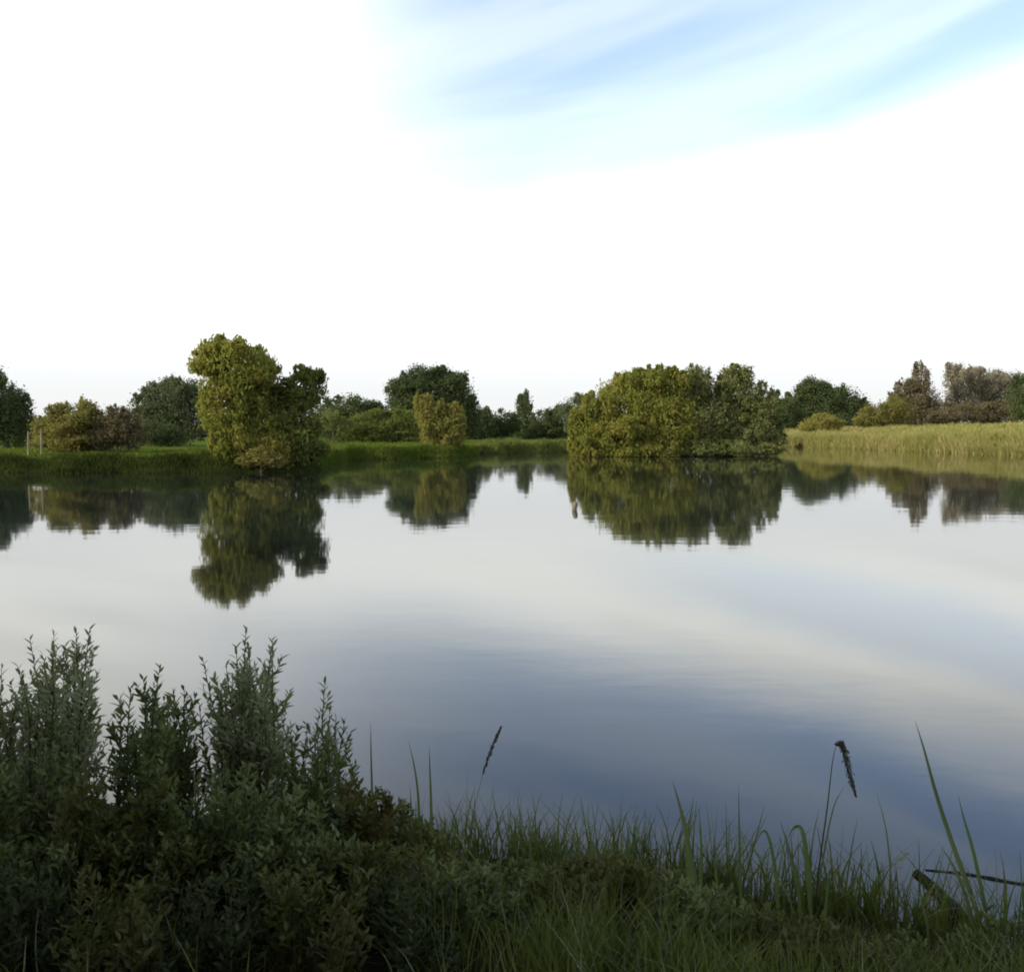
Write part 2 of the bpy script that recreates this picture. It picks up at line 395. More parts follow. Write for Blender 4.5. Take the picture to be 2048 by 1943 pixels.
# --- left bank, near ones first
tree('willow_tree', 'tallest yellow-green willow on the left bank, broad ragged top above all other trees', 'tree',
     [(476,735,74,56), (424,712,38,32), (514,746,36,48,1), (452,800,52,62,-.6), (470,872,44,56,-1), (520,842,52,68,.5), (455,905,30,32,-1.2), (440,690,30,18), (545,900,45,40,-.4)],
     60, 490, .26, 'willow', 11, .30, cover=5, droop=.7, forks=2, clump=.17)
tree('willow_tree', 'shorter dark willow leaning against the right side of the tallest willow', 'tree',
     [(608,778,42,40), (622,752,32,18), (590,835,56,52,.6), (606,890,42,48,-.5), (560,800,36,50,1.2)],
     60.8, 600, .26, 'willow_dark', 12, .22, cover=5, droop=.35, clump=.17)
tree('willow_shrub', 'low olive shrub at the water edge below the tallest willow', 'shrub',
     [(520,914,28,20), (550,922,22,14), (494,924,20,12)], 57.6, 522, .18, 'olive', 13, .05, cover=4, basez=.15)
tree('olive_tree', 'wide low olive-yellow tree at the left edge bank beside the pale posts', 'tree',
     [(150,850,64,40), (110,862,40,34), (190,862,38,40), (150,885,80,22)], 66, 150, .22, 'olive', 14, .18, cover=5, droop=.3)
tree('sapling', 'thin pale sapling poking above the olive-yellow tree', 'tree',
     [(165,822,14,24), (166,850,18,26)], 68, 165, .20, 'gold', 15, .06, cover=2.2)
tree('russet_shrub', 'dull brown bushy shrub right of the olive-yellow tree', 'shrub',
     [(232,856,34,38), (262,872,28,32), (206,876,26,28), (232,832,16,20)], 65, 236, .2, 'brown', 16, .12, cover=5)
tree('dark_tree', 'dark tree cut by the left edge of the view', 'tree',
     [(10,830,50,62), (38,850,26,56), (-40,820,60,80)], 84, 12, .26, 'dark', 17, .3, cover=5)
tree('round_tree', 'grey-green rounded tree directly left of the tallest willow', 'tree',
     [(345,815,58,50), (302,820,42,42), (392,815,42,50), (362,785,30,28), (340,862,70,32), (290,858,34,34)], 108, 345, .32, 'grey', 18, .35, cover=5)
tree('dark_bush', 'small dark bush at the foot of the grey-green rounded tree', 'shrub',
     [(318,868,36,26), (345,878,28,16)], 100, 320, .26, 'dark', 19, .08, cover=5)
# --- middle
tree('background_tree', 'dark low tree seen just right of the two willows', 'tree',
     [(700,824,46,34), (660,835,30,34), (742,832,30,28), (690,860,70,24)], 160, 700, .42, 'dark', 21, .3, cover=5)
tree('pale_bush', 'small pale green bush in front of the dark low tree', 'shrub',
     [(664,842,24,20), (690,850,16,14)], 140, 668, .36, 'silver_willow', 22, .1, cover=4)
tree('hedge_bush', 'long dark olive hedge bush left of the little yellow willow', 'shrub',
     [(745,855,54,30), (800,850,40,34), (712,862,34,22), (780,874,70,14)], 146, 760, .4, 'willow_dark', 23, .2, cover=5)
tree('round_tree', 'big dark dome-shaped tree behind the little yellow willow', 'tree',
     [(862,795,74,54), (812,812,40,50), (910,808,46,52), (935,838,32,42), (880,758,36,24), (860,850,88,36), (800,780,30,28), (884,746,10,14)],
     172, 865, .46, 'dark', 24, .5, cover=6)
tree('willow_tree', 'little yellow willow standing at the water edge in the middle', 'tree',
     [(852,822,22,32), (868,858,28,30), (902,858,30,34), (884,892,32,22), (910,830,20,26), (838,805,12,16), (880,848,22,34), (882,826,14,24)], 97, 880, .26, 'gold', 25, .16, cover=5, droop=.6, basez=.1)
for i, (lab, spec, D, bx, mt) in enumerate([
    ('dark bush of the far hedge, leftmost against the dome-shaped tree', [(965,850,30,34), (940,862,30,30)], 240, 960, 'dark'),
    ('dark bush of the far hedge, second from the dome-shaped tree', [(1008,848,28,28), (990,862,26,22)], 246, 1005, 'dark'),
    ('narrow tree rising highest out of the far dark hedge', [(1048,812,17,26), (1050,845,24,32), (1052,862,30,20)], 262, 1050, 'dark'),
    ('dark bush of the far hedge, between the narrow tree and the island', [(1092,848,32,30), (1120,846,28,32), (1105,864,44,20)], 250, 1100, 'dark'),
    ('green crown showing above the left shoulder of the island willow', [(1150,826,36,32), (1175,850,40,32)], 236, 1160, 'grey')]):
    tree('hedge_tree', lab, 'tree', spec, D, bx, .6, mt, 30+i, .3, group='far hedge trees left of the island', cover=5, cap=16000)
# --- the island
tree('willow_tree', 'huge domed yellow-green willow filling the left of the island', 'tree',
     [(1262,810,82,60), (1200,838,52,50,-1), (1322,790,62,52,.5), (1168,872,32,42,-1.5), (1240,872,82,40,-1.6), (1330,850,66,58,-1.2), (1150,892,16,24,-1.6), (1180,902,40,18,-2.8), (1250,902,50,18,-3.2), (1320,900,50,20,-3), (1290,764,62,24,.5), (1350,764,36,24)],
     101, 1280, .30, 'willow', 41, .45, cover=5, droop=.7, forks=2, clump=.16, basez=.4, dep=.8, cap=60000)
tree('willow_tree', 'darker willow with a forked pale top filling the right of the island', 'tree',
     [(1396,790,34,52), (1392,762,26,30), (1462,790,52,54,.6), (1462,758,26,28,.6), (1424,850,70,58,-1), (1510,820,46,50), (1500,868,62,44,-1), (1545,872,26,38), (1535,828,30,38), (1400,900,50,18,-4), (1470,900,50,18,-4), (1535,900,34,18,-3)],
     103, 1450, .30, 'silver_willow', 42, .4, cover=5, droop=.25, forks=2, clump=.17, basez=.4, dep=.8, cap=60000)
# --- right side
tree('background_tree', 'dark low tree visible right behind the island willows', 'tree',
     [(1570,838,36,40), (1545,830,30,34)], 230, 1570, .5, 'dark', 51, .3, cover=5)
tree('round_tree', 'dark round-topped tree on the far shore right of the island', 'tree',
     [(1640,806,52,44), (1602,822,36,44), (1690,816,42,40), (1625,782,32,22), (1722,830,32,28), (1650,842,84,26)], 300, 1650, .75, 'dark', 52, .6, cover=6)
tree('golden_bush', 'low golden bush in front of the dark round-topped tree', 'shrub',
     [(1640,846,34,16), (1665,850,24,12), (1615,854,20,10)], 190, 1645, .4, 'gold', 53, .1, cover=4)
tree('russet_tree', 'brown spire-topped tree between the round-topped tree and the silvery trees', 'tree',
     [(1842,760,17,34), (1835,800,34,38), (1808,796,26,34), (1862,820,32,32), (1820,832,56,24), (1790,815,18,26)], 222, 1835, .5, 'silver_brown' if False else 'brown', 54, .35, cover=5)
tree('russet_bush', 'golden-brown sloping bush left of the spire-topped tree', 'shrub',
     [(1755,832,36,24), (1792,826,36,30), (1728,842,22,14)], 205, 1765, .45, 'olive', 55, .2, cover=5)
tree('silvery_tree', 'silvery pale tree nearest the spire-topped tree', 'tree',
     [(1918,768,28,40), (1905,745,16,20), (1930,800,34,38)], 228, 1915, .5, 'silver', 56, .35, cover=4)
tree('silvery_tree', 'silvery pale tree with thin trunk, nearest the right edge', 'tree',
     [(1975,780,42,40), (2015,790,40,42), (1950,762,24,26)], 232, 1975, .5, 'silver', 57, .35, cover=4)
tree('dark_bush', 'dark brown bush under the silvery trees', 'shrub',
     [(1905,830,42,22), (1955,828,44,22), (2010,826,50,24), (1880,838,30,14)], 212, 1940, .45, 'brown', 58, .15, cover=5)
tree('dark_tree', 'dark tree cut by the right edge of the view', 'tree',
     [(2062,800,46,52), (2110,800,60,60)], 200, 2065, .5, 'dark', 59, .35, cover=5)

# trees beside and behind the viewer: they keep the near bank in shade
for i, (x, y, hgt, rr) in enumerate([(-11,1.5,9,3.6), (-13,6.5,8.5,3.4), (-9,-5,9.5,3.8), (-17,-1,11,4.2), (-4,-8,8.5,3.4), (-20,11,9,4.0), (2,-7,9,3.6), (-6,-3.2,7.5,2.8)]):
    e = empty('bank_tree', (x, y, .8), ['tree outside the view on the near bank, closest to the viewer on the left', 'tree outside the view on the near bank, left beside the water', 'tree outside the view behind the viewer to the left', 'tallest tree outside the view on the near bank', 'tree outside the view directly behind the viewer', 'tree outside the view farthest left along the near bank', 'tree outside the view behind the viewer to the right', 'smallest tree outside the view behind the viewer'][i], 'tree', 'trees shading the near bank')
    L = [(Vector((x, y, hgt*.62)), rr, rr, hgt*.36), (Vector((x+1, y-.8, hgt*.38)), rr*.9, rr*.9, hgt*.28), (Vector((x-.8, y+.9, hgt*.3)), rr*.9, rr, hgt*.26)]
    crown('crown', L, .34, M['willow_dark'], e, 70+i, 4.5, .2, .18, 20000)
    trunk(e, (x, y, .8), L, .3, 70+i, M['bark'])

# pale posts on the left bank
for i, (x, yt) in enumerate([(57,862), (83,858)]):
    D = 61; X, z = wz(x, D); top = at(x, yt, D).z
    V, P = tube([(X,D,z-.3), (X+.01,D,(z+top)/2), (X+.03,D,top-.03), (X+.03,D,top)], [.06,.055,.05,.04], 8)
    o = mesh('post', V - np.array([X,D,z]), P, M['pale_bark']); o.location = (X, D, z)
    tag(o, ['pale upright post nearest the left edge', 'pale upright post second from the left edge', 'pale post in front of the olive-yellow tree, third from the left', 'pale post farthest from the left edge, against the olive-yellow tree'][i], 'post', 'pale posts on the left bank')

# stake standing in the open water
p = at(1148, 1019, 29)
V, P = tube([(0,0,-.6), (.01,0,.05), (.03,.01,.13), (.04,.01,.22), (.04,.01,.25)], [.075,.075,.08,.07,.03], 7)
o = mesh('stake', V, P, M['oldwood'], None, True); o.location = (p.x, 29, 0)
tag(o, 'small grey stake standing alone in open water left of the island reflection', 'stake')

# ------------------------------------------------------------------ far bank grasses (uncountable)
def bank_grass(name, label, x0, x1, d0, d1, n, hmin, hmax, wd, mat, seed, power=1.0):
    rng = np.random.default_rng(seed)
    x = rng.uniform(x0, x1, n); X = (x-CX)/F*shore_px(x); D = shore_px(x)*(1+.012*np.sin(X*.35)+.006*np.sin(X*1.3))+d0+(d1-d0)*rng.random(n)**power
    X = (x-CX)/F*D; Z = land_z(X, D); k = Z > -.35; X, D, Z = X[k], D[k], Z[k]; n = len(X)
    patch = .72+.22*np.sin(X*.6)*np.sin(X*.23+D*.3)+.16*np.sin(X*2.1+np.sin(D*1.3))+.14*np.sin(X*.17+1)*np.sin(D*.7)
    ln = rng.uniform(hmin, hmax, n)*patch
    up = nrm(np.stack([rng.normal(size=n)*.16, rng.normal(size=n)*.16, np.ones(n)], 1))
    be = np.stack([rng.normal(size=n)*.25, rng.normal(size=n)*.25, -.12*np.ones(n)], 1)*ln[:,None]
    V, P = blades(np.stack([X, D, Z], 1), up, be, ln, np.full(n, wd)*rng.uniform(.6, 1.4, n), 3, rng=rng)
    tag(mesh(name, V, P, M[mat]), label, None, None, 'stuff')
bank_grass('sedge', 'dark sedge along the foot of the left bank', -250, 640, -.9, 1.2, 16000, .35, .95, .07, 'bankreed', 81)
bank_grass('meadow_grass', 'green grass on top of the left bank', -250, 640, 1.5, 22, 22000, .15, .38, .09, 'bankgrass', 82, 1.4)
bank_grass('sedge', 'green rough grass along the middle shore', 640, 960, -.6, 2.0, 9000, .3, .8, .09, 'bankgrass', 83)
bank_grass('meadow_grass', 'green grass behind the middle shore', 645, 960, 2, 45, 14000, .2, .45, .14, 'bankgrass', 84, 1.3)
bank_grass('sedge', 'dark green growth along the distant bay shore', 955, 1140, -.6, 5, 6000, .4, 1.2, .12, 'willow_dark', 85)
bank_grass('reeds', 'pale golden reeds along the right bank', 1470, 2300, -1.5, 14, 46000, 1.1, 2.2, .09, 'reed', 86, 2.0)
bank_grass('reeds', 'dry golden meadow grass on the rise behind the right bank', 1560, 2300, 12, 70, 22000, .6, 1.3, .18, 'reed', 87, 1.0)

def far_wood():
    rng = np.random.default_rng(91); parts = []
    for x in np.arange(-700, 2800, 34):
        D = 470+rng.uniform(-30, 30); top = at(float(x), float(rng.uniform(832, 850)), D).z; X = (x-CX)/F*D; n = 700
        d = nrm(rng.normal(size=(n,3)))*(rng.random(n)**.4)[:,None]
        p = d*np.array([7.5, 5, top*.55])+np.array([X, D, top*.48])
        parts.append(scatter(OVAL_V, OVAL_P, p, rng.normal(size=(n,3)), rng.normal(size=(n,3)), rng.uniform(.8,1.5,n), rng.uniform(.6,1.0,n)))
    V, P = join(parts); tag(mesh('distant_wood', V, P, M['dark']), 'far-off dark wood along the horizon', None, None, 'stuff')
far_wood()

# ------------------------------------------------------------------ near bank plants
YT_X = [-100, 0, 60,110,150,190,215,245,280,320,360,400,440,490,545,560,600,650,690,710,760,800,850,900,960,1020,1060,1100,1170,1250,1300,1370,1400,1500,1600,1700,1780,1850,1920,2000,2150]
YT_Y = [1300,1300,1290,1270,1265,1275,1440,1410,1370,1345,1375,1330,1335,1265,1285,1440,1450,1380,1450,1545,1560,1580,1615,1680,1712,1730,1715,1710,1680,1685,1705,1720,1765,1795,1830,1865,1865,1868,1862,1845,1830]
def env(x): return np.interp(x, YT_X, YT_Y)
def leafy(name, label, spec, mat, seed, leafL=.068, leafW=.36, gap=.013, cat='shrub', group=None, spread=.28, smat='stem', tipfrac=0.0, lean=.12):
    """upright leafy stems; spec: (x, ytop, D) of each stem tip"""
    rng = np.random.default_rng(seed); rnd = random.Random(seed)
    cx = sum(s[0] for s in spec)/len(spec); cD = sum(s[2] for s in spec)/len(spec)
    X0, z0 = wz(cx, cD); z0 = max(z0, .0)
    e = empty(name, (X0, cD, z0), label, cat, group)
    tubes, leaves = [], []
    for (x, yt, D) in spec:
        tip = at(x, yt, D)
        bx = X0 + (tip.x-X0)*.55 + rnd.uniform(-.06,.06); by = D+rnd.uniform(-.08,.08)
        b = Vector((bx, by, float(land_z(bx, by))-.05)); b.z = max(b.z, -.15)
        H = tip.z-b.z
        if H < .05: continue
        mid = b.lerp(tip, .5)+Vector((rnd.uniform(-.05,.05)*H, rnd.uniform(-.05,.05)*H, 0))
        pts = [Vector((X0, cD, float(land_z(X0, cD))-.1)), b, b.lerp(mid,.5)+Vector(((mid.x-b.x)*-.1,0,0)), mid, mid.lerp(tip,.55)+Vector((rnd.uniform(-.02,.02),0,.01)), tip]
        r = .0035+.003*H
        tubes.append(tube(pts, [r, r, r*.9, r*.7, r*.45, r*.18], 5))
        pts = pts[1:]; axes = [(pts, 1.0, .10)]
        for j in range(int(3+H*5)):           # side twigs
            t = rnd.uniform(.25,.85); i = int(t*4); q = pts[i].lerp(pts[i+1], t*4-i); a = rnd.uniform(0,6.28); l = rnd.uniform(.12,.30)*(1.1-t)*H+.05
            e2 = q+Vector((math.cos(a)*l*.55, math.sin(a)*l*.55, l*.9)); m2 = q.lerp(e2,.5)+Vector((math.cos(a)*l*.08, math.sin(a)*l*.08, -.03*l))
            tubes.append(tube([q, m2, e2], [r*.4, r*.28, r*.1], 4)); axes.append(([q, m2, e2], .85, .05))
        for pp, sc, st in axes:
            A = np.array([tuple(v) for v in pp]); seg = np.linalg.norm(np.diff(A,axis=0),axis=1); cum = np.concatenate([[0],np.cumsum(seg)]); Lt = cum[-1]
            n = max(5, int(Lt*(1-st)/gap)); t = st*Lt+(Lt*(1-st))*(np.arange(n)+rng.random(n)*.6)/n
            pos = np.stack([np.interp(t, cum, A[:,c]) for c in range(3)],1)
            ax = nrm(np.stack([np.interp(np.minimum(t+.03,Lt), cum, A[:,c])-np.interp(np.maximum(t-.03,0), cum, A[:,c]) for c in range(3)],1))
            an = np.arange(n)*2.4+rng.random(n)*.8; ho = np.stack([np.cos(an), np.sin(an), 0*an],1)
            f = t/Lt; elv = rng.uniform(.35,1.1,n)+f*.55
            al = nrm(ho + ax*elv[:,None]*1.0)
            nm = nrm(ax*1.0 - ho*.4 + rng.normal(size=(n,3))*.25)
            ln = leafL*sc*rng.uniform(.6,1.25,n)*(1-.45*f**3)*(1.1)
            leaves.append(scatter(LEAF_V, LEAF_P, pos, al, nm, ln, ln*leafW))
    V, P = join(tubes); mesh('stems', V, P, M[smat], e, True)
    V, P = join(leaves); mesh('leaves', V, P, M[mat], e)
    return e
rr = random.Random(5)
def stems(x0, x1, tops, n, D0, D1, drop=160):
    """the named tips plus n filler stems lower down"""
    out = [(x, y, rr.uniform(D0, D1)) for x, y in tops]
    for _ in range(n):
        x = rr.uniform(x0, x1); y = float(env(x)) + rr.uniform(.1, 1.0)*drop
        out.append((x, y, rr.uniform(D0, D1)))
    return out
leafy('leafy_shrub', 'tall grey-leaved shrub with dense upright shoots at the far left of the near bank', stems(-30,200,[(35,1330),(60,1278),(85,1330),(108,1262),(130,1290),(152,1258),(180,1255),(188,1300)],30,4.4,5.2,190), 'fg_grey', 101, .064, .34)
leafy('leafy_shrub', 'green leafy shrub with lower bushy tips, second from the left on the near bank', stems(215,390,[(242,1400),(262,1372),(285,1352),(320,1330),(345,1375),(368,1372)],30,4.3,5.0,130), 'fg', 102, .066, .34)
leafy('leafy_shrub', 'tallest airy shrub with a forked top, left of the middle of the near bank', stems(392,560,[(405,1315),(428,1350),(452,1328),(472,1290),(492,1256),(510,1330),(545,1276),(535,1330)],26,4.4,5.1,140), 'fg_grey', 103, .062, .34)
leafy('leafy_shrub', 'thin shrub with drooping tips at the right end of the near bank shrubs', stems(560,710,[(562,1430),(582,1455),(615,1450),(650,1362),(640,1420),(690,1436),(672,1430)],22,4.3,5.0,150), 'fg', 104, .06, .34)
spots = [('dark bushy weed in the bottom left corner', -40,170,4.0,4.5,1480,'fg'), ('dark leafy weed below the tall grey-leaved shrub',120,330,3.8,4.4,1530,'fg_olive'),
         ('dense green weed below the second shrub',280,470,3.8,4.3,1500,'fg'), ('shaded leafy weed below the forked-top shrub',420,610,3.8,4.3,1530,'fg'),
         ('grey-green weed in front of the thin drooping shrub',540,720,3.8,4.3,1590,'fg')]
for i,(lab,x0,x1,D0,D1,yt,mt) in enumerate(spots):
    leafy('leafy_weed', lab, [(rr.uniform(x0,x1), yt+rr.uniform(0,220), rr.uniform(D0,D1)) for _ in range(34)], mt, 110+i, .062, .38, .014, 'weed', 'weeds on the near bank')
spots2 = [('olive bramble mound where the shrubs end',690,830,4.3,4.9,'fg_olive'), ('olive bramble mound sloping down right of the first bramble mound',810,960,4.3,4.9,'fg_olive'),
          ('low bramble at the lowest dip of the near bank',930,1090,4.2,4.8,'fg'), ('bushy green weed left of the tallest reed blades',1070,1230,4.1,4.6,'fg_olive'),
          ('bushy weed just left of the upright dark reed clump',1210,1370,4.0,4.5,'fg_olive'), ('sparse low weed among the reeds',1370,1560,4.0,4.3,'fg')]
for i,(lab,x0,x1,D0,D1,mt) in enumerate(spots2):
    leafy('bramble', lab, stems(x0,x1,[],46,D0-.15,D1,120), mt, 130+i, .055, .5, .012, 'weed', 'weeds on the near bank')
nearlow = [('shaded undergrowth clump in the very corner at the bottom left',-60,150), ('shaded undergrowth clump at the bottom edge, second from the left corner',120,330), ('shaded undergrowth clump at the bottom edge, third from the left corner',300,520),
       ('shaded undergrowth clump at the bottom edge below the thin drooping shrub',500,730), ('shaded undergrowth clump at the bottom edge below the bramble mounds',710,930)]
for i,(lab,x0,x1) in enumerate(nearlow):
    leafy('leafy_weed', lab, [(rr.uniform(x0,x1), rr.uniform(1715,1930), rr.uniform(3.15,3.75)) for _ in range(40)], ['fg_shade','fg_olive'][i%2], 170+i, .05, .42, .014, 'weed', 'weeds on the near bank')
low = [('shaded weed at the bottom edge in the left corner',-40,210), ('shaded weed at the bottom edge below the second shrub',190,440), ('shaded weed at the bottom edge below the forked-top shrub',420,660), ('small dark weed at the bottom edge below the first bramble mound',640,860), ('small dark weed at the bottom edge under the lowest dip',840,1080), ('small weed at the bottom edge under the bushy green weed',1060,1300),
       ('small weed at the bottom edge right of the middle',1280,1520), ('small weed at the bottom edge below the nodding reed',1500,1760), ('small dark weed in the bottom right corner',1740,2080)]
for i,(lab,x0,x1) in enumerate(low):
    leafy('leafy_weed', lab, [(x, max(float(env(x))+(rr.uniform(-5,110) if x > 1400 else rr.uniform(20,170)), 1690), rr.uniform(3.7,4.2)) for x in [rr.uniform(x0,x1) for _ in range(44)]], ['fg','fg_olive'][i%2], 150+i, .05, .42, .013, 'weed', 'weeds on the near bank')

# grass between the plants (uncountable)
def near_grass():
    rng = np.random.default_rng(7); n = 32000
    x = np.where(rng.random(n) < .5, rng.uniform(-400, 3600, n), rng.uniform(1050, 2200, n)); D = rng.uniform(2.6, 5.6, n); X = (x-CX)/F*D
    k = D < near_edge(X)+.18; x, D, X = x[k], D[k], X[k]; n = len(x)
    Z = land_z(X, D); yt = env(x)+np.where(x < 800, rng.uniform(120, 460, n), rng.uniform(-25, 150, n))
    top = CAMH - (yt-HOR)/F*D; ln = np.clip(top-Z, .09, .5)*rng.uniform(.5, 1.0, n); lk = ((D > 3.3) | (rng.random(n) < .25)) & ((X > -.4) | (rng.random(n) < .18)); x, D, X, Z, ln = x[lk], D[lk], X[lk], Z[lk], ln[lk]; n = len(x)
    up = nrm(np.stack([rng.normal(size=n)*.22, rng.normal(size=n)*.2, np.ones(n)],1))
    a = rng.uniform(0, 6.28, n); be = np.stack([np.cos(a)*.35, np.sin(a)*.25, -.2*np.ones(n)],1)*ln[:,None]*rng.uniform(.2,1.3,n)[:,None]
    V, P = blades(np.stack([X,D,Z-.03],1), up, be, ln, rng.uniform(.004,.010,n), 5, rng=rng)
    tag(mesh('grass', V, P, M['fg_blade']), 'rough grass between the plants of the near bank', None, None, 'stuff')
near_grass()
def edge_grass():
    rng = np.random.default_rng(8); n = 11000
    X = np.concatenate([rng.uniform(-1.6, 7, n), rng.uniform(-.3, 2.9, 1100)]); m = len(X)
    D = near_edge(X)+rng.normal(size=m)*.13-.05; Z = land_z(X, D)
    tuft = np.clip(.55+.45*np.sin(X*9+np.sin(X*23)*1.5), .15, 1)
    ln = rng.uniform(.09, .30, m)*tuft+np.maximum(-Z, 0); ln[n:] = rng.uniform(.20, .50, 1100)
    up = nrm(np.stack([rng.normal(size=m)*.24, rng.normal(size=m)*.2, np.ones(m)],1))
    a = rng.uniform(0, 6.28, m); be = np.stack([np.cos(a)*.4, np.sin(a)*.25, -.25*np.ones(m)],1)*ln[:,None]*rng.uniform(.1,1.2,m)[:,None]
    V, P = blades(np.stack([X,D,Z-.03],1), up, be, ln, rng.uniform(.005,.014,m), 6, rng=rng)
    tag(mesh('water_grass', V, P, M['fg_blade']), 'ragged grass growing along the near waterline', None, None, 'stuff')
edge_grass()

# individual reeds and grasses
def ribbon(pts, wid, twist=.0):
    """a blade through pts, widths wid, folded along its midrib"""
    pts = [Vector(p) for p in pts]; n = len(pts); V = []
    for i, p in enumerate(pts):
        d = (pts[min(i+1,n-1)]-pts[max(i-1,0)]).normalized(); s = d.cross(Vector((math.sin(twist),-math.cos(twist),0))).normalized(); u = s.cross(d)
        V += [p-s*wid[i]*.5+u*wid[i]*.15, p, p+s*wid[i]*.5+u*wid[i]*.15]
    Q = []
    for i in range(n-1):
        for k in (0,1): Q.append((3*i+k, 3*i+k+1, 3*i+k+4, 3*i+k+3))
    return np.array([tuple(v) for v in V]), [np.array(Q)]
def smooth_path(pts, n=14):
    """Catmull-Rom through pts"""
    P = [Vector(p) for p in pts]; P = [P[0]*2-P[1]]+P+[P[-1]*2-P[-2]]; out = []
    m = len(P)-3
    for j in range(n+1):
        u = j/n*m; i = min(int(u), m-1); t = u-i; a,b,c,d = P[i:i+4]
        out.append(.5*((2*b)+(c-a)*t+(2*a-5*b+4*c-d)*t*t+(3*b-a-3*c+d)*t**3))
    return out
def pathpx(pp, D, dd=0.0):
    out = [at(x, y, D+dd*i/len(pp)) for i, (x, y) in enumerate(pp)]
    b = out[0]; z = max(float(land_z(b.x, b.y)), -.2)
    if b.z > z+.04: out = [Vector((b.x+(b.x-out[1].x)*.25, b.y, z-.05))]+out
    return smooth_path(out)
def reed_leafblade(label, pp, D, w, mat='fg_reed', name='reed', cat='reed', dd=.0, group='single reeds on the near bank'):
    pts = pathpx(pp, D, dd); b = pts[0].copy(); n = len(pts)
    wid = [w*min(1, .5+2.2*i/n)*max(.04, (1-(i/(n-1))**2.2)) for i in range(n)]
    V, P = ribbon(pts, wid, .5)
    o = mesh(name, V-np.array(b), P, M[mat], None, True); o.location = b
    return tag(o, label, cat, group)
def reed_stem(label, pp, D, r, head=None, leaves=(), name='reed', headr=.02, fine=300, droop=.3, mat='plume', cat='reed', seed=1, group='single reeds on the near bank'):
    pts = pathpx(pp, D); b = pts[0].copy(); e = empty(name, b, label, cat, group); n = len(pts)
    V, P = tube(pts, [r*(1-.75*i/(n-1)) for i in range(n)], 6); mesh('stem', V, P, M['stem'], e, True)
    for lp, w in leaves:
        q = smooth_path([at(x,y,D) for x,y in lp]); m = len(q)
        V, P = ribbon(q, [w*min(1,.4+2.5*i/m)*max(.04,1-(i/(m-1))**2.2) for i in range(m)], .6); mesh('leaf', V, P, M['fg_reed'], e, True)
    if head:
        rng = np.random.default_rng(seed); A = np.array([tuple(v) for v in smooth_path([at(x,y,D) for x,y in head], 20)])
        t = rng.random(fine); i = t*20; p = np.stack([np.interp(i, np.arange(21), A[:,c]) for c in range(3)],1)
        ax = nrm(np.gradient(A, axis=0)); axx = np.stack([np.interp(i, np.arange(21), ax[:,c]) for c in range(3)],1)
        prof = np.sin(np.pi*np.clip(t*.92+.06,0,1))**.7
        off = rng.normal(size=(fine,3))*headr*prof[:,None]*.55
        al = axx + nrm(off)*.5 + np.array([0,0,-droop])
        ln = rng.uniform(.008,.017,fine)
        V, P = scatter(OVAL_V, OVAL_P, p+off, al, rng.normal(size=(fine,3)), ln, ln*.3); mesh('seed_head', V, P, M[mat], e)
    return e
reed_stem('tall reed with a dark nodding plume bent over to the right', [(1628,1830),(1640,1720),(1655,1610),(1664,1530),(1672,1490)], 4.35, .0045,
          [(1672,1488),(1684,1488),(1692,1515),(1700,1552),(1712,1592)], [([(1634,1790),(1650,1690),(1668,1610),(1690,1570)], .014), ([(1632,1800),(1610,1720),(1600,1690),(1586,1700)], .013)], headr=.013, fine=900, seed=3)
reed_stem('slender grass stem with a feathery head leaning right over the middle water', [(935,1720),(942,1650),(958,1578),(968,1540)], 4.7, .0022,
          [(966,1546),(978,1510),(990,1480),(1003,1452)], headr=.007, fine=420, droop=0, seed=4)
reed_stem('thin pale stem with a loose pale flower head near the fallen branch', [(1775,1930),(1782,1850),(1790,1770),(1793,1735)], 4.2, .003,
          [(1790,1738),(1796,1722),(1806,1712),(1815,1706)], headr=.02, fine=110, mat='flower', seed=5)
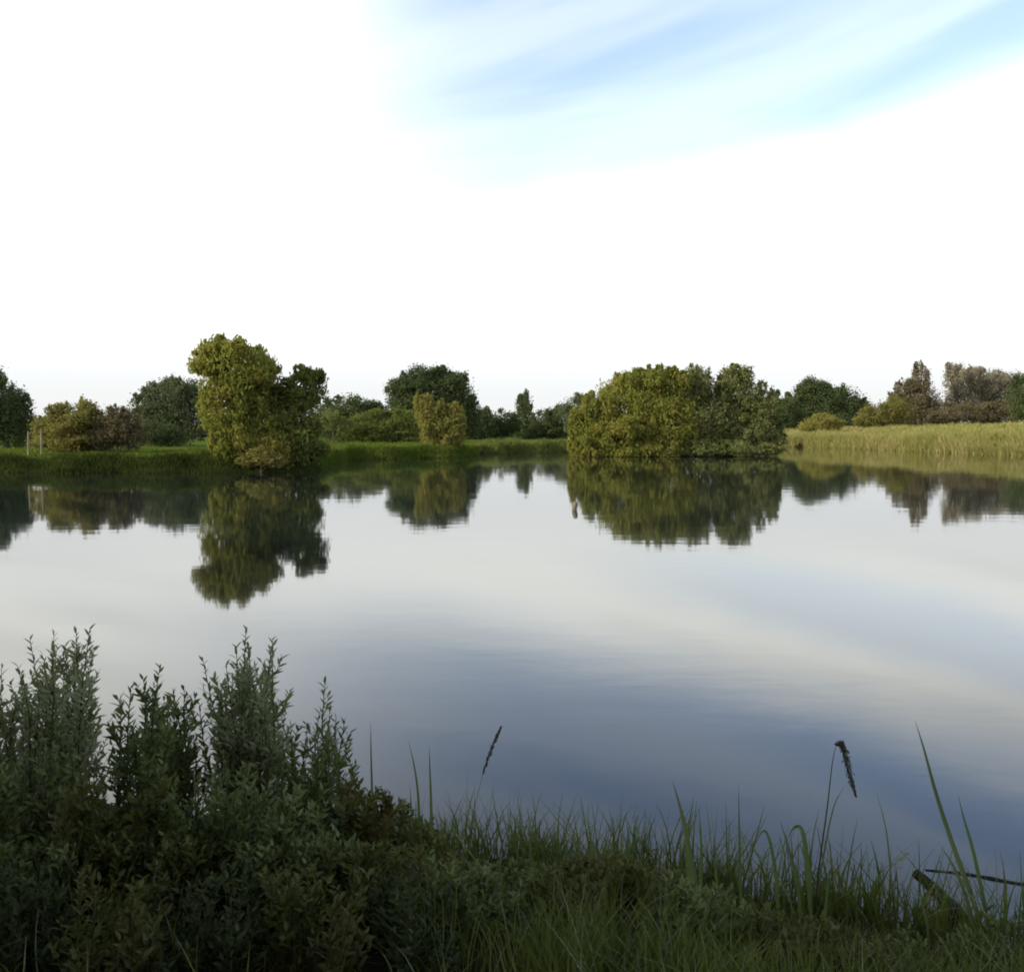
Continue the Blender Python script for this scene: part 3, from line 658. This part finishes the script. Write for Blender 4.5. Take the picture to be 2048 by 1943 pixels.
B = [
 ('longest reed blade, slanting up to the left in front of the right water', [(1975,1900),(1945,1800),(1908,1700),(1872,1590),(1848,1500),(1830,1440)], 4.15, .020),
 ('reed blade crossing beside the longest slanting blade', [(1985,1905),(1966,1800),(1945,1700),(1928,1640),(1916,1588)], 4.2, .017),
 ('short reed blade between the two slanting blades', [(1960,1900),(1930,1790),(1905,1730),(1880,1690)], 4.1, .015),
 ('dark upright reed blade, tallest of the clump right of the weeds', [(1400,1850),(1384,1740),(1366,1640),(1345,1560)], 4.2, .022),
 ('dark reed blade behind the tallest of the clump', [(1390,1850),(1378,1760),(1374,1680),(1388,1590)], 4.25, .018),
 ('reed blade right side of the dark clump', [(1402,1850),(1400,1760),(1402,1690),(1398,1610)], 4.3, .014),
 ('thin straight vertical reed blade standing alone', [(1482,1860),(1480,1760),(1478,1660),(1477,1568)], 4.3, .012),
 ('reed blade folded into a narrow arch', [(1556,1830),(1550,1740),(1536,1672),(1522,1664),(1500,1712)], 4.2, .014),
 ('broad reed blade hooked over to the left', [(1622,1850),(1616,1760),(1606,1670),(1590,1652),(1572,1680)], 4.15, .020),
 ('upright reed blade left of the nodding plume reed', [(1600,1860),(1596,1780),(1578,1700),(1560,1640)], 4.2, .015),
 ('thin reed blade with curved tip right of the nodding plume', [(1790,1850),(1782,1760),(1772,1660),(1752,1580)], 4.3, .008),
 ('straight narrow blade, leftmost above the bramble mounds', [(746,1680),(744,1590),(742,1510),(741,1440)], 4.6, .010),
 ('pale blade leaning left above the bramble mounds', [(838,1660),(836,1590),(828,1530),(816,1478)], 4.6, .010),
 ('upright pale green blade right of the pale leaning blade', [(862,1700),(862,1620),(860,1550),(858,1488)], 4.6, .012),
 ('short dark blade below the pale leaning blade', [(826,1700),(824,1650),(822,1610),(820,1570)], 4.5, .010),
 ('thin bent blade arching down to the right over the middle water', [(1180,1760),(1150,1690),(1115,1640),(1075,1592)], 4.6, .006),
 ('small upright blade at the dip of the bank', [(1062,1740),(1060,1690),(1058,1650),(1056,1615)], 4.6, .007),
 ('green blade left of the dark reed clump', [(1190,1780),(1186,1720),(1180,1670),(1172,1625)], 4.4, .014),
 ('yellow-green blade in the bushy weed', [(1250,1780),(1254,1730),(1256,1680),(1258,1640)], 4.4, .010),
 ('dark blade standing behind the sparse low weed', [(1440,1860),(1436,1800),(1432,1750),(1424,1700)], 4.2, .012),
 ('short broad blade right of the hooked blade', [(1640,1880),(1650,1820),(1656,1760),(1668,1710)], 4.1, .014),
 ('reed blade in the bottom right corner, leaning right', [(1990,1920),(2004,1860),(2018,1800),(2036,1750)], 4.1, .014),
 ('short reed blade under the fallen branch', [(1860,1930),(1856,1870),(1850,1830),(1838,1790)], 4.05, .012),
]
for i, (lab, pp, D, w) in enumerate(B): reed_leafblade(lab, pp, D, w*1.55)
for lab, pp, D in [('pale dry stalk standing in the far left shrub', [(172,1620),(171,1560),(170,1500),(168,1425)], 4.3),
                   ('short pale dry stalk between the second and the forked-top shrub', [(392,1640),(391,1600),(389,1560),(386,1520)], 4.25),
                   ('pale dry stalk leaning left in front of the far left shrub', [(62,1640),(72,1590),(84,1550),(98,1500)], 4.2),
                   ('pale dry stalk at the foot of the bramble mounds', [(690,1760),(692,1720),(690,1690),(684,1650)], 4.1)]:
    reed_leafblade(lab, pp, D, .011, 'dry', 'dead_stalk', 'stalk', group='dry stalks on the near bank')
reed_leafblade('pale dead stalk lying across the weeds at the bottom middle', [(1095,1925),(1065,1890),(1035,1862),(1008,1838)], 3.75, .010, 'dry', 'dead_stalk', 'stalk')

# fallen branch in the shallows
def branch():
    b = at(1985, 1905, 4.2); e = empty('fallen_branch', (b.x, b.y, 0), 'dark wet fallen branch poking up left out of the shallows at the lower right', 'branch')
    P0 = [at(1995,1915,4.15), at(1955,1868,4.3), at(1905,1815,4.45), at(1865,1775,4.6), at(1832,1746,4.7)]
    pts = smooth_path(P0, 12); n = len(pts); rnd = random.Random(9)
    V, P = tube(pts, [(.045-.022*i/(n-1))*(1+rnd.uniform(-.14,.14)) for i in range(n)], 9); mesh('limb', V, P, M['wetwood'], e, True)
    for k, (i, dx, dy, dz, r) in enumerate([(4,.16,.1,.05,.012), (7,-.05,.12,.07,.01), (9,.10,.08,-.05,.008)]):
        q = pts[i]; V, P = tube([q, q+Vector((dx*.5,dy*.5,dz*.7)), q+Vector((dx,dy,dz))], [r, r*.8, r*.3], 6); mesh('twig', V, P, M['wetwood'], e, True)
branch()
def log():
    a, b = at(1850,1752,4.95), at(2110,1772,4.75); a.z = .0; b.z = .02
    a.z = b.z = -.003; pts = smooth_path([a, a.lerp(b,.35)+Vector((0,.02,0)), a.lerp(b,.7)+Vector((0,-.01,0)), b], 12); n = len(pts)
    c = a.lerp(b, .5)
    V, P = tube(pts, [.008+.005*math.sin(math.pi*i/(n-1))+.002*math.sin(i*2.3) for i in range(n)], 9)
    o = mesh('floating_log', V-np.array(c), P, M['wetwood'], None, True); o.location = c
    tag(o, 'thin dark log floating level behind the slanting reed blades at the right edge', 'log')
log()
